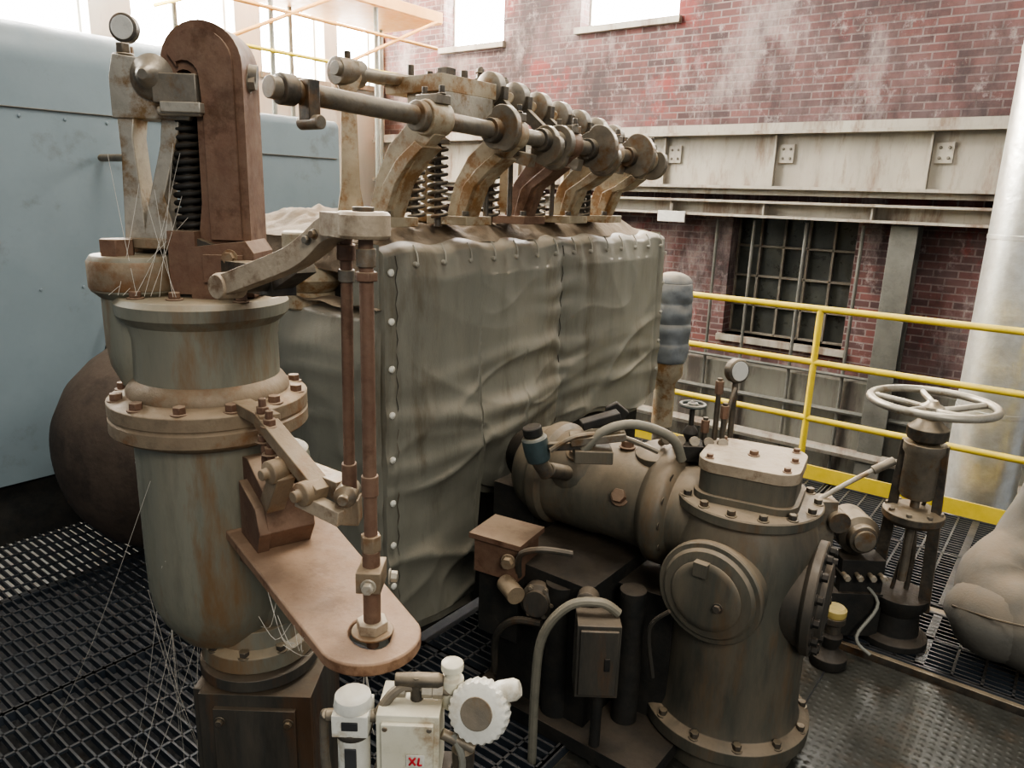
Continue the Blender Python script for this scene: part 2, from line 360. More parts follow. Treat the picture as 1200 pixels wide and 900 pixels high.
g=B('electrical_cable'); g.tube([(-4.47,2.16,1.40),(-4.47,2.05,1.28),(-4.47,1.95,1.08),(-4.47,1.91,.85),(-4.47,1.95,.62),(-4.47,2.05,.38)],.011,'cast_black'); g.done(0)

# ------------------------------------------------------------------ turbine valve chest with blankets
chest=empty('turbine_valve_chest')
g=B('casing_body')
g.box((-2.72,3.08,1.22),(1.0,2.1,1.16),'cast_dark'); g.box((-2.72,3.1,.32),(.8,1.9,.66),'cast_black'); g.box((-2.22,3.15,.40),(.16,2.0,.76),'cast_black')  # black skirt box stands in for the darkness under the blanket
g.cyl((-2.60,1.98,1.50),(-2.60,1.98,1.82),.11,'post_tan',24); g.lathe((-2.58,1.97,1.58),Z,[(.10,0),(.15,.05),(.15,.12),(.1,.15)],'post_tan',24)
g.done(.01,chest)
def fz(y):
    if y<2.42: return .12
    if y<2.75: return .70-.08*math.sin((y-2.4)*8)
    return .78+.05*math.sin(y*6)
def wr(a,b,amp):
    n=noise.noise(V((a*1.1,b*2.6,3.1))); m=noise.noise(V((a*2.4+5,b*4.6,1.7))); k=noise.noise(V((a*7+5,b*9,4.7)))
    r=(1-abs(noise.noise(V((a*.9+2,b*2.6+.8*a,8.2))))*2.4); r2=1-abs(noise.noise(V((a*1.6+9,b*4.0-1.1*a,2.2))))*3.4
    return amp*(n*.8+m*.35+k*.12)+amp*.6*max(0,r)**2.5+amp*.5*max(0,r2)**2.5
TOP=1.79
def front(u,v):
    y=1.89+2.33*u; zb=fz(y)
    if v<.90:
        z=zb+(TOP-.03-zb)*v/.90; x=0
    else:
        t=(v-.90)/.10*math.pi/2; z=TOP-.03+.04*math.sin(t); x=-.10*(1-math.cos(t))
    def pil(a,b):
        q=(y-a)/(b-a); return max(0,math.sin(math.pi*min(max(q,0),1)))**.45 if 0<q<1 else 0
    p=pil(1.89,1.965)*.010+pil(1.965,3.09)*.042+pil(3.09,4.13)*.042+pil(4.13,4.22)*.010
    p*=min(1,(TOP-z+.02)/.15) if z<TOP else .1
    zz=min(max((TOP-.15-z)/.9,0),1)
    seam=min(abs(y-3.09),abs(y-1.965),abs(y-4.13))
    p+=wr(y,z,.005+.028*zz)*(.35+.65*min(1,seam/.2))
    # sagging horizontal folds where the blanket drapes over the nozzle
    fold=math.exp(-((z-1.10+.05*math.sin(y*3))/.045)**2)*.024+math.exp(-((z-.96-.06*math.sin(y*2.3))/.04)**2)*.022+math.exp(-((z-1.27+.03*math.sin(y*4))/.04)**2)*.012
    p+=fold*(.4+.6*max(0,math.sin((y-2.2)*2.6)))
    p+=.007*math.exp(-abs(y-3.09)/.12)*math.sin(z*50+noise.noise(V((y*3,z*4,0)))*5)
    p+=.006*math.exp(-abs(TOP-.04-z)/.08)*math.sin(y*40+noise.noise(V((y*3,0,2)))*4)
    x+=p
    z+=.008*math.sin(y*19)*(1 if v>.82 else 0)+.012*noise.noise(V((y*2,1,1)))*(1 if v>.82 else 0)
    if v<.03: x-=.03
    if u==0: x-=.05
    if u==1: x-=.05
    return V((-2.07+x,y,z))
g=B('insulation_blanket')
g.grid(front,210,150,'canvas')
def endf(u,v):
    x=-2.075-.72*u; z=.1+1.46*v; p=.05*math.sin(math.pi*u)**.5*min(1,(1-v)*8)+wr(x*1.2+7,z,.018)*min(1,(1-v)*6+.1)
    if v>.98: p-=.06
    return V((x,1.90-p,z))
g.grid(endf,60,70,'canvas')
g.grid(lambda u,v:V((-2.07-.75*u,1.87+.4*v,1.56+.02*noise.noise(V((u*5,v*4,0))))),30,10,'dirt_top')
def upend(u,v):
    x=-2.08-.26*u; z=1.55+.25*v; return V((x,1.895+.05*u-.012*math.sin(math.pi*u),z))
g.grid(upend,10,10,'canvas')
g.grid(lambda u,v:V((-2.10-.9*u,4.2+.03*noise.noise(V((u*4,v*4,2))),.9+.90*v)),20,20,'canvas')
g.done(0,chest,60,False)
g=B('blanket_buttons')
for i in range(9):
    z=1.70-.185*i; g.lathe((-2.052,1.925,z),X,[(.014,0),(.014,.007),(.006,.012)],'white_cap',12)
for i in range(14):
    y=2.05+i*.158; g.lathe((-2.05,y,1.725),X,[(.010,0),(.010,.016),(.004,.02)],'cloth_tie',10); g.tube([(-2.032,y,1.73),(-2.045,y+.008,1.765),(-2.07,y+.012,1.795)],.0035,'cloth_tie',5,3)
for i in range(5): g.lathe((-2.045,4.17,1.68-.18*i),X,[(.012,0),(.012,.007),(.005,.01)],'cloth_tie',10)
for yy,z0,z1 in((3.09,.85,1.76),(1.965,.2,1.76)):
    n=int((z1-z0)/.045)
    g.tube([(-2.064+.004*(i%2),yy+.004*(1 if i%2 else -1),z1-(z1-z0)*i/n) for i in range(n+1)],.002,'cast_dark',5,1)
g.done(0,chest)
g=B('dusty_top')
def topf(u,v):
    x=-3.15+1.03*u; y=1.9+2.3*v; e=min(u,1-u,v,1-v); h=.05*noise.noise(V((x*3,y*3,1)))+.025*noise.noise(V((x*12,y*12,1)))+.012*noise.noise(V((x*30,y*30,1)))
    return V((x+.02*noise.noise(V((y*6,0,4))),y,1.79+min(1,e*9)*(.085+h)))
g.grid(topf,90,150,'dirt_top')
g.grid(lambda u,v:V((-3.15+1.05*u,1.9+.02*noise.noise(V((u*9,v*3,4))),1.68+.12*v+.012*noise.noise(V((u*14,v*3,9))))),60,6,'dirt_top')
g.done(0,chest,60,False)
g=B('quilted_pipe_sleeve')
prf=[]
for i in range(61):
    h=.52*i/60; prf.append((.118+.010*abs(math.sin(h*24))**.6+.01*math.sin(h*6),h))
sx_,sy_=-2.12,4.48
g.lathe((sx_,sy_,.95),Z,prf,'sleeve',32); g.ball((sx_,sy_,1.47),(.12,.07),'sleeve',28,8,Z,True)
for i in range(len(g.v)):
    p=V(g.v[i]); nn=noise.noise(p*14)*.012; g.v[i]=tuple(p+V((nn,-nn,0)))
g.lathe((sx_,sy_,.5),Z,[(.07,0),(.07,.3),(.11,.36),(.11,.45)],'post_tan',24); g.cyl((sx_,sy_,0),(sx_,sy_,.5),.06,'steel_mid'); g.done(.003)

# ------------------------------------------------------------------ valve gear on top
gear=empty('valve_gear')
SX=-1.86
def SZ(y): return 2.262-.036*(y-1.3)
g=B('cam_shaft')
g.cyl((SX,1.30,SZ(1.3)),(SX,3.60,SZ(3.60)),.031,'steel_mid',24)
g.lathe((SX,1.33,SZ(1.33)),Y,[(.03,0),(.043,.005),(.043,.05),(.03,.055)],'steel_dk',24)
g.box((SX+.02,1.42,SZ(1.4)-.02),(.05,.04,.11),'steel_dk'); g.cyl((SX-.02,1.42,SZ(1.4)-.08),(SX+.07,1.42,SZ(1.4)-.08),.02,'steel_mid')
for y in(1.9,2.36): g.lathe((SX,y-.04,SZ(y)),Y,[(.03,0),(.05,.004),(.05,.035),(.03,.04)],'steel_mid',24)
def cam(y,r,ph):
    pts=[]
    for i in range(40):
        t=2*math.pi*i/40; c=math.cos(t-ph); rr=r*(.60+.40*(max(0,c)**.5)) if c>0 else r*.60
        pts.append((rr*math.cos(t),rr*math.sin(t)))
    g.prism(pts,(SX,y,SZ(y)),X,Z,.030,'steel_mid'); g.lathe((SX,y-.05,SZ(y)),Y,[(.046,0),(.046,.1)],'steel_dk',20)
for y,r,ph in((2.30,.11,.3),(2.62,.10,-1.3),(2.72,.12,-2.6),(2.98,.13,.1),(3.08,.11,-1.4),(3.34,.13,.2),(3.54,.10,-.8)): cam(y,r,ph)
g.done(.003,gear)
g=B('pedestals')
PY=[1.95,2.38,2.77,3.13,3.47]
for k,y in enumerate(PY):
    mat='post_tan' if k in(0,1,3,4) else 'rust_brown'; dz=SZ(y)-2.245; b0=1.885
    g.prism([(-1.815,2.27+dz),(-1.83,2.19+dz),(-1.90,2.13+dz),(-1.98,2.03),(-2.04,b0),(-2.17,b0),(-2.12,2.04),(-2.05,2.16+dz),(-1.97,2.22+dz),(-1.93,2.29+dz),(-1.87,2.31+dz)],(0,y,0),X,Z,.055,mat)
    g.prism([(-1.86,2.15+dz),(-1.93,2.10+dz),(-2.00,2.02),(-2.06,b0),(-2.10,b0),(-2.06,2.02),(-1.99,2.11+dz),(-1.9,2.17+dz)],(0,y,0),X,Z,.10,mat)
    g.box((-2.12,y,b0),(.22,.16,.035),mat); g.hexb((-2.04,y-.05,b0+.015),Z,.015,.025,'steel_dk'); g.hexb((-2.19,y-.05,b0+.015),Z,.015,.025,'steel_dk')
    g.lathe((SX,y-.05,SZ(y)),Y,[(.056,0),(.060,.01),(.060,.09),(.056,.1)],mat,24)
    g.box((SX,y,SZ(y)+.06),(.1,.07,.03),'steel_mid')
    for o in(-.04,.04): g.hexb((SX+o,y,SZ(y)+.075),Z,.011,.03,'steel_dk')
for y,h in((1.98,2.42),(2.42,2.41),(2.95,2.39),(3.5,2.37)):
    g.prism([(-.06,1.86),(.06,1.86),(.036,2.0),(.026,h-.08),(.05,h-.02),(.04,h+.04),(-.04,h+.04),(-.05,h-.02),(-.026,h-.08),(-.036,2.0)],(-2.33,y,0),(.6,.8,0),Z,.055,'post_tan')
    g.lathe((-2.33,y-.06,h),Y,[(.05,0),(.05,.12)],'steel_mid',20); g.hexb((-2.33,y,h+.04),Z,.014,.035,'steel_dk')
    g.lathe((-2.33,y,1.87),Z,[(.08,0),(.08,.03),(.05,.04)],'post_tan',20)
g.done(.005,gear)
g=B('rocker_gear')
g.cyl((-2.31,1.9,2.425),(-2.31,3.6,2.375),.026,'steel_mid',20)
g.cyl((-2.33,1.98,2.42),(-2.13,2.3,2.40),.022,'steel_mid',16)
g.box((-2.15,2.30,2.39),(.30,.32,.06),'post_tan'); g.box((-2.1,2.3,2.32),(.2,.28,.08),'steel_lt'); g.box((-2.05,2.22,2.42),(.05,.05,.06),'steel_dk'); g.hexb((-2.12,2.4,2.42),Z,.016,.05,'steel_dk'); g.hexb((-2.22,2.2,2.42),Z,.014,.05,'steel_dk')
for i in range(7):
    y=2.50+.165*i; z=2.41-.020*i
    g.lathe((-2.06,y-.03,z),Y,[(.03,-.01),(.054,0),(.066,.008),(.066,.05),(.054,.058),(.03,.066)],'steel_mid',28)
    g.lathe((-2.06,y-.045,z),Y,[(.022,0),(.022,.10)],'post_tan',14)
    g.beam((-2.31,y,z-.0),(-1.98,y,z-.02),.03,.05,'steel_dk'); g.beam((-2.04,y,z-.03),(-1.9,y,z-.14),.028,.045,'steel_dk')
    g.cyl((-2.17,y+.06,z-.03),(-2.17,y+.06,z+.10),.010,'steel_dk',10); g.hexb((-2.17,y+.06,z+.05),Z,.019,.02,'steel_mid'); g.hexb((-2.17,y+.06,z+.075),Z,.017,.018,'steel_mid')
    g.cyl((-2.10,y+.03,1.9),(-2.10,y+.03,z-.05),.012,'steel_dk',10)
for y in(2.12,2.25,2.58,2.93,3.33):
    g.cyl((-2.12,y,1.86),(-2.12,y,2.32),.014,'steel_dk',12); g.spring((-2.12,y,1.9),(-2.12,y,2.18),.036,.0085,9,'steel_dk')
    g.lathe((-2.12,y,2.18),Z,[(.047,0),(.047,.015),(.025,.03),(.025,.12)],'steel_mid',20)
for y in(2.56,2.92,3.3): g.box((-2.0,y,2.2),(.12,.06,.10),'steel_dk'); g.beam((-2.1,y,2.18),(-1.88,y,2.13),.04,.05,'steel_mid')
g.done(.003,gear)

# ------------------------------------------------------------------ servo column
E=V((.795,.606,0)); Nn=V((-.606,.795,0)); R37=math.radians(37)
serv=empty('valve_servomotor')
cx,cy=-1.89,1.085
def L(s,t,z): return V((cx,cy,0))+E*s+Nn*t+V((0,0,z))
g=B('cylinder_body')
g.lathe((cx,cy,0),Z,[(.205,1.34),(.205,.98),(.203,.88),(.195,.82),(.175,.77),(.15,.73),(.13,.70)],'cast_olive',48)
g.lathe((cx,cy,0),Z,[(.190,1.44),(.188,1.60),(.195,1.64),(.215,1.66),(.22,1.665),(.222,1.695),(.21,1.71)],'cast_olive',48)
g.lathe((cx,cy,0),Z,[(.20,1.43),(.213,1.445),(.213,1.46),(.20,1.48),(.19,1.49)],'rust_flange',48)
g.lathe((cx,cy,0),Z,[(.20,1.32),(.255,1.345),(.262,1.352),(.262,1.385),(.258,1.39),(.258,1.394),(.262,1.398),(.262,1.432),(.256,1.437),(.2,1.45)],'rust_flange',56)
g.bolts((cx,cy,1.437),Z,.236,12,.017,.022,'rust_brown',.2)
g.lathe(L(.12,.05,0),Z,[(.13,1.25),(.15,1.1),(.155,.95),(.15,.8),(.12,.72),(.10,.68)],'cast_olive',36)
c2=L(.09,.02,0)
g.lathe(c2,Z,[(.13,.74),(.14,.69),(.165,.675),(.168,.63),(.15,.62),(.14,.58)],'cast_olive',40)
g.bolts(c2+V((0,0,.675)),Z,.148,9,.015,.02,'steel_dk')
g.lathe(c2,Z,[(.14,.62),(.175,.61),(.175,.575),(.14,.57)],'cast_dark',40)
c3=c2+E*.035
g.box(c3+V((0,0,.29)),(.33,.33,.54),'cast_dark',R37); g.box(c3+V((0,0,.02)),(.5,.5,.05),'cast_dark',R37)
g.box(c3-Nn*.17+V((0,0,.35)),(.24,.02,.34),'cast_dark',R37)
for a in(-.1,.1):
    for b in(.22,.48): g.hexb(c3-Nn*.18+E*a+V((0,0,b)),-Nn,.012,.015,'steel_dk')
g.box(c3-E*.18+V((0,0,.35)),(.03,.26,.4),'cast_dark',R37)
g.done(.005,serv)
g=B('upper_boss')
cb=L(-.165,-.02,0)
g.lathe(cb,Z,[(.06,1.46),(.085,1.52),(.092,1.57),(.092,1.70),(.108,1.715),(.115,1.72),(.116,1.80),(.108,1.812),(.05,1.815)],'cast_olive',40)
g.lathe(cb,Z,[(.1165,1.725),(.119,1.73),(.119,1.795),(.114,1.803)],'rust_flange',40,False)
g.lathe(cb-E*.02-Nn*.05+V((0,0,1.81)),Z,[(.044,0),(.044,.045)],'rust_brown',6)
g.prism([(-.12,1.5),(.02,1.5),(.05,1.68),(-.12,1.68)],L(-.08,0,0),E,Z,.15,'cast_olive')
g.box(L(.02,.02,1.735),(.28,.16,.05),'rust_brown',R37); g.box(L(-.08,.05,1.78),(.2,.10,.10),'steel_mid',R37)
for s_ in(-.12,-.02,.15): g.hexb(L(s_,-.13,1.71),Z,.016,.02,'rust_brown')
g.done(.006,serv)
g=B('guide_frame')
O=L(.022,0,0)
def sc(pts): return [(a*.9,1.83+(b-1.83)*.895) for a,b in pts]
def pr(pts,t,th,mat): g.prism(sc(pts),O+Nn*t,E,Z,th,mat)
pr([(-.225,1.83),(-.16,1.83),(-.165,1.95),(-.175,2.14),(-.165,2.2),(-.215,2.2),(-.212,2.1)],.0,.075,'steel_lt')
pr([(-.175,1.83),(-.075,1.83),(-.085,1.92),(-.10,1.98),(-.045,2.16),(-.04,2.20),(-.09,2.20),(-.10,2.12),(-.15,1.95)],.0,.075,'steel_lt')
pr([(-.225,2.19),(-.01,2.19),(0.0,2.24),(-.05,2.26),(-.12,2.27),(-.13,2.35),(-.21,2.36),(-.225,2.3)],.0,.085,'steel_lt')
pr([(-.22,1.83),(-.08,1.83),(-.08,1.86),(-.22,1.86)],.0,.10,'rust_flange')
def G(s,t,z): return O+E*(s*.9)+Nn*t+V((0,0,1.83+(z-1.83)*.895))
g.lathe(G(-.10,-.05,2.30),-Nn,[(.055,-.09),(.055,0),(.045,.01),(.03,.02),(.022,.04),(.012,.05)],'steel_mid',28)
g.lathe(G(-.18,-.03,2.30),-Nn,[(.035,-.08),(.035,.01)],'steel_mid',20)
g.box(G(-.03,-.05,2.27),(.11,.05,.07),'steel_mid',R37); g.box(G(-.01,-.06,2.22),(.10,.06,.025),'steel_lt',R37); g.cyl(G(-.08,-.07,2.21),G(.04,-.07,2.21),.011,'steel_lt')
g.hexb(G(-.2,-.0,2.36),Z,.018,.03,'steel_dk')
g.cyl(L(-.018,-.0,1.74),L(-.018,-.0,2.20),.022,'steel_dk',16); g.spring(L(-.018,0,1.85),L(-.018,0,2.17),.032,.008,16,'cast_black')
g.cyl(L(.0,.05,1.72),L(.0,.05,2.26),.04,'cast_black',16)
g.done(.004,serv)
g=B('arch_link')
def arc(cx_,cz,r,a0,a1,n): return [(cx_+r*math.cos(math.radians(a0+(a1-a0)*i/n)),cz+r*math.sin(math.radians(a0+(a1-a0)*i/n))) for i in range(n+1)]
outer=[(.156,1.80)]+arc(.056,2.285,.100,0,180,16)+[(-.044,2.25)]
inner=[(-.013,2.245),(-.008,2.262)]+arc(.012,2.245,.026,140,20,5)+[(.037,2.18),(.034,1.95),(.020,1.86),(.015,1.74),(.160,1.74)]
g.prism(outer+inner,L(0,.01,0),E,Z,.12,'rust_brown')
outer2=[(.136,1.86)]+arc(.056,2.285,.080,0,165,14); inner2=[(-.0,2.275)]+arc(.017,2.255,.036,120,0,5)+[(.058,2.18),(.058,1.86)]
g.prism(outer2+inner2,L(0,-.055,0),E,Z,.018,'rust_brown')
g.prism([(.01,1.70),(.172,1.72),(.176,1.83),(.156,1.86),(.005,1.84)],L(0,-.02,0),E,Z,.15,'rust_brown')
g.box(L(.10,-.1,1.79),(.10,.02,.07),'rust_brown',R37)
g.cyl(L(.08,.0,2.275),L(.17,.02,2.265),.03,'steel_dk'); g.hexb(L(.153,-.0,2.25),E,.018,.02,'steel_mid')
g.beam(L(-.035,-.05,1.68),L(.03,-.05,1.86),.05,.07,'steel_dk'); g.box(L(-.01,-.06,1.80),(.07,.06,.16),'rust_brown',R37)
g.hexb(L(.12,-.11,1.82),-Nn,.015,.02,'rust_flange')
g.done(.008,serv)
g=B('curved_lever')
def band(pts,w,th,mat):
    n=len(pts); P=[V(p) for p in pts]; vs=[];fs=[]
    for i,p in enumerate(P):
        d=(P[min(i+1,n-1)]-P[max(i-1,0)]).normalized(); sd=d.cross(Z).normalized(); up=sd.cross(d)
        a=w[i]/2;b=th/2
        vs+= [p+up*a+sd*b,p+up*a-sd*b,p-up*a-sd*b,p-up*a+sd*b]
    for i in range(n-1):
        for k in range(4): fs.append((i*4+k,i*4+(k+1)%4,(i+1)*4+(k+1)%4,(i+1)*4+k))
    fs+=[(0,1,2,3),tuple((n-1)*4+k for k in (3,2,1,0))]; g.add(vs,fs,mat)
def cm(P,n=5):
    P=[V(p) for p in P]; Q=[]
    for i in range(len(P)-1):
        p0=P[max(i-1,0)];p1=P[i];p2=P[i+1];p3=P[min(i+2,len(P)-1)]
        for k in range(n):
            t=k/n; Q.append(.5*((2*p1)+(p2-p0)*t+(2*p0-5*p1+4*p2-p3)*t*t+(3*p1-p0-3*p2+p3)*t**3))
    return Q+[P[-1]]
lp=cm([(-1.485,.908,1.785),(-1.44,.91,1.80),(-1.35,.918,1.83),(-1.26,.926,1.862),(-1.20,.93,1.895),(-1.15,.925,1.922),(-1.10,.92,1.934),(-1.04,.92,1.934)])
band(lp,[.044]*len(lp),.045,'lever_tan')
g.lathe((-1.483,.908,1.785),(-.1,1,0),[(.026,-.03),(.030,-.02),(.030,.03),(.026,.035)],'lever_tan',24)
g.lathe((-1.055,.925,1.912),Z,[(.044,0),(.049,.006),(.049,.042),(.044,.048)],'lever_tan',32)
g.lathe((-1.055,.925,1.960),Z,[(.02,0),(.02,.008)],'steel_dk',12)
g.prism([(-.07,-.036),(.0,-.047),(0,.047),(-.07,.036)],(-1.065,.925,1.935),X,Y,.044,'lever_tan')
for p in((-1.19,.903,1.902),(-1.165,.900,1.914)): g.hexb(p,(.1,-1,0),.008,.01,'steel_mid')
g.beam(L(.02,.02,1.77),(-1.45,1.03,1.79),.06,.07,'steel_dk'); g.beam((-1.47,1.03,1.79),(-1.36,1.02,1.84),.05,.05,'steel_dk'); g.cyl((-1.485,.88,1.785),(-1.485,1.06,1.785),.02,'steel_dk')
g.done(.006,serv)
def rod(name,a,b,r,secs):
    g=B(name); a=V(a);b=V(b); d=(b-a)
    g.cyl(a,b,r,'rust_brown',16)
    for t0,t1,rr,mt in secs: g.cyl(a+d*t0,a+d*t1,rr,mt,20 if rr<.019 else 6)
    return g
g=rod('control_rod_long',(-1.05,.925,1.92),(-1.05,.925,1.07),.0135,[(.03,.07,.018,'steel_mid'),(.08,.10,.022,'rust_brown'),(.55,.6,.017,'rust_brown'),(.74,.93,.018,'rust_brown'),(.70,.74,.0215,'rust_flange'),(.93,.945,.025,'rust_flange')])
g.box((-1.05,.925,1.235),(.05,.075,.045),'rust_flange',R37); g.hexb((-1.02,.89,1.235),-Nn,.012,.018,'steel_lt'); g.hexb((-1.02,.945,1.235),E,.012,.018,'steel_lt')
g.lathe((-1.05,.925,1.102),Z,[(.03,0),(.044,.002),(.044,.008)],'rust_flange',24); g.lathe((-1.05,.925,1.11),Z,[(.034,0),(.034,.022)],'lever_tan',6); g.done(.002,serv)
g=rod('control_rod_short',(-1.14,.955,1.92),(-1.185,.985,1.31),.012,[(.04,.09,.018,'rust_brown'),(.12,.16,.016,'steel_mid'),(.80,.95,.016,'rust_brown'),(.95,1.0,.022,'rust_flange')])
g.box((-1.188,.985,1.32),(.05,.045,.06),'rust_flange',R37); g.lathe((-1.19,.985,1.36),-Nn,[(.022,-.03),(.025,-.02),(.025,.03),(.018,.035),(.012,.04),(.012,.055)],'steel_mid',20); g.done(.002,serv)
g=B('bracket_plate')
tip=V((-1.055,.92)); base=V((-1.73,1.15)); d=(tip-base).normalized(); q=V((-d.y,d.x)); Ln=(tip-base).length
out=[(-.02,-.135),(.06,-.14)]+[(Ln+.108*math.cos(math.radians(t)),.108*math.sin(math.radians(t))) for t in range(-80,81,10)]+[(.06,.13),(-.02,.125)]
bm=bmesh.new(); D3=V((d.x,d.y,0)); Q3=V((q.x,q.y,0)); O3=V((base.x,base.y,1.10))
ov=[bm.verts.new(O3+D3*a+Q3*b) for a,b in out]; hv=[bm.verts.new(O3+D3*(Ln+.060*math.cos(-2*math.pi*i/20))+Q3*(.04*math.sin(2*math.pi*i/20))) for i in range(20)]
es=[bm.edges.new((ov[i],ov[(i+1)%len(ov)])) for i in range(len(ov))]+[bm.edges.new((hv[i],hv[(i+1)%20])) for i in range(20)]
bmesh.ops.triangle_fill(bm,use_beauty=True,use_dissolve=False,edges=es)
bm.verts.index_update(); tv=[v.co.copy() for v in bm.verts]; tf=[[v.index for v in f.verts] for f in bm.faces]; no=len(ov)
bm.free(); TH=.028; n=len(tv)
vs=tv+[v-V((0,0,TH)) for v in tv]; fs=[tuple(f) for f in tf]+[tuple(i+n for i in f[::-1]) for f in tf]
fs+=[(i,(i+1)%no,(i+1)%no+n,i+n) for i in range(no)]+[(no+i,no+(i+1)%20,no+(i+1)%20+n,no+i+n) for i in range(20)]
g.add(vs,fs,'rust_plate')
g.beam((-1.80,1.16,1.0),(-1.5,1.07,1.06),.2,.05,'rust_brown')
g.done(.004,serv)
g=B('crank_bracket')
bd=V((.95,-.3,0)).normalized()
g.prism([(.0,1.10),(.15,1.10),(.19,1.16),(.16,1.26),(.03,1.31),(-.02,1.30)],V((-1.66,1.10,0)),bd,Z,.12,'rust_brown')
g.prism([(.0,1.10),(.14,1.10),(.17,1.16),(.14,1.22),(.0,1.25)],V((-1.66,1.03,0)),bd,Z,.03,'rust_brown')
g.beam((-1.50,.99,1.46),(-1.24,.96,1.35),.045,.032,'rust_flange'); g.beam((-1.55,1.04,1.33),(-1.2,.99,1.36),.05,.045,'steel_mid')
g.beam((-1.45,.97,1.26),(-1.37,.95,1.37),.045,.045,'rust_flange'); g.beam((-1.30,.94,1.33),(-1.18,.96,1.31),.03,.035,'lever_tan')
for p in((-1.385,.95,1.37),(-1.27,.95,1.35)): g.lathe(V(p)+V((0,.03,0)),(0,-1,0),[(.024,0),(.028,.01),(.028,.06),(.013,.065),(.013,.08)],'rust_flange',20)
for p in((-1.50,.99,1.38),(-1.46,.98,1.36)): g.cyl(V(p)+V((0,0,-.06)),V(p)+V((0,0,.13)),.009,'rust_brown',10); g.hexb(V(p)+V((0,0,.09)),Z,.016,.02,'rust_brown'); g.hexb(V(p)+V((0,0,.02)),Z,.016,.02,'rust_brown')
g.beam((-1.72,1.06,1.44),(-1.47,.99,1.46),.05,.03,'rust_flange')
g.done(.004,serv)
# cobwebs clinging to the servomotor and bracket plate
g=B('cobweb')
def strand(a,b,sag,r=.0007):
    a=V(a);b=V(b); m=(a+b)/2-V((0,0,sag)); g.tube([a,m,b],r,'web',4,4)
rw=random.Random(3)
for i in range(16):
    a0=rw.uniform(2.6,5.0); z=rw.uniform(.75,1.3)
    a=V((cx+.205*math.cos(a0),cy+.205*math.sin(a0),z)); b=V((cx+rw.uniform(-.9,-.2),cy+rw.uniform(-.35,.35),.01)); strand(a,b,rw.uniform(.02,.12),.0009)
for i in range(10):
    strand(L(rw.uniform(-.2,.0),-.06,rw.uniform(1.83,2.1)),L(rw.uniform(-.2,.1),-.15,1.72),.01,.0006)
for i in range(8):
    strand((-1.45+rw.uniform(0,.3),.85+rw.uniform(0,.1),1.085),(-1.15+rw.uniform(-.2,.1),.80+rw.uniform(0,.06),1.085-rw.uniform(.0,.02)),.05,.0006)
for i in range(6): strand((-1.0,.86,1.08),(-.95+rw.uniform(-.05,.08),.80,1.0+rw.uniform(0,.05)),.03,.0006)
g.done(0,serv)

# ------------------------------------------------------------------ pneumatic positioner
pos=empty('pneumatic_positioner')
def W(s,t,z): return V((-.86,.85,0))+E*s+Nn*t+V((0,0,z))
g=B('housing_box'); g.box(W(.0,0,1.0),(.115,.10,.16),'white_box',R37); g.box(W(.0,-.054,1.0),(.095,.012,.135),'white_box',R37)
for a in(-.04,.04):
    for b in(.94,1.06): g.lathe(W(a,-.06,b),-Nn,[(.005,0),(.005,.003)],'steel_mid',10)
g.box(W(.015,-.0615,.995),(.034,.003,.026),'white_cap',R37)
g.beam(W(.004,-.064,1.004),W(.016,-.064,.987),.003,.004,'red_label'); g.beam(W(.016,-.064,1.004),W(.004,-.064,.987),.003,.004,'red_label'); g.beam(W(.0225,-.064,1.004),W(.0201,-.064,.987),.003,.004,'red_label'); g.beam(W(.020,-.064,.988),W(.028,-.064,.988),.003,.004,'red_label')
g.box(W(.0,0,.90),(.15,.12,.03),'cast_black',R37)
g.cyl(W(0,.02,.0),W(0,.02,.9),.03,'steel_dk'); g.lathe(W(0,.02,0),Z,[(.09,-.035),(.09,.015)],'steel_dk',20); g.done(.006,pos)
g=B('filter_regulator')
g.lathe(W(-.105,-.02,.93),Z,[(.02,-.03),(.028,-.02),(.030,0),(.030,.10)],'white_cap',28); g.box(W(-.105,-.02,1.055),(.066,.066,.045),'white_cap',R37)
g.lathe(W(-.105,-.02,1.075),Z,[(.034,0),(.036,.006),(.033,.024),(.026,.030),(.012,.032)],'white_cap',28); g.box(W(-.105,-.054,1.057),(.03,.003,.018),'black_label',R37); g.box(W(-.105,-.0515,.985),(.022,.003,.045),'black_label',R37)
g.lathe(W(-.105,-.02,1.028),Z,[(.033,-.008),(.035,0),(.033,.008)],'steel_dk',28)
g.cyl(W(-.155,-.02,1.055),W(-.03,-.02,1.055),.011,'steel_mid',14); g.tube([W(-.155,-.02,1.055),W(-.165,-.0,1.03),W(-.165,0,.93),W(-.15,0,.85)],.009,'steel_mid',10); g.done(.003,pos)
g=B('regulator_knob')
c=W(.130,-.03,1.083); ax=(V((.35,-.85,.35))).normalized()
u_,w_,a_=basis(ax); vs=[];fs=[]; seg=96
rings=[(.026,-.06),(.034,-.045),(.050,-.02),(.056,-.012),(.058,.012),(.054,.022),(.043,.026)]
for j,(r,h) in enumerate(rings):
    for i in range(seg):
        t=2*math.pi*i/seg; rr=r*(1-.045*((i//2)%2)) if 2<=j<=5 else r
        vs.append(c+a_*h+(u_*math.cos(t)+w_*math.sin(t))*rr)
for j in range(len(rings)-1):
    for i in range(seg): k=(i+1)%seg; fs.append((j*seg+i,j*seg+k,(j+1)*seg+k,(j+1)*seg+i))
fs.append(tuple(range(seg))[::-1]); fs.append(tuple((len(rings)-1)*seg+i for i in range(seg)))
g.add(vs,fs,'white_cap'); g.lathe(c,ax,[(.030,.025),(.030,.0275)],'steel_mid',32)
g.lathe(c+V((.02,.03,.03)),(.8,.5,.3),[(.015,-.02),(.020,0),(.020,.03),(.014,.04)],'white_cap',20)
g.lathe(W(.075,.01,1.10),Z,[(.018,-.04),(.02,.0),(.022,.01),(.022,.02),(.014,.025),(.014,.036),(.021,.038),(.021,.052),(.012,.056)],'white_box',24)
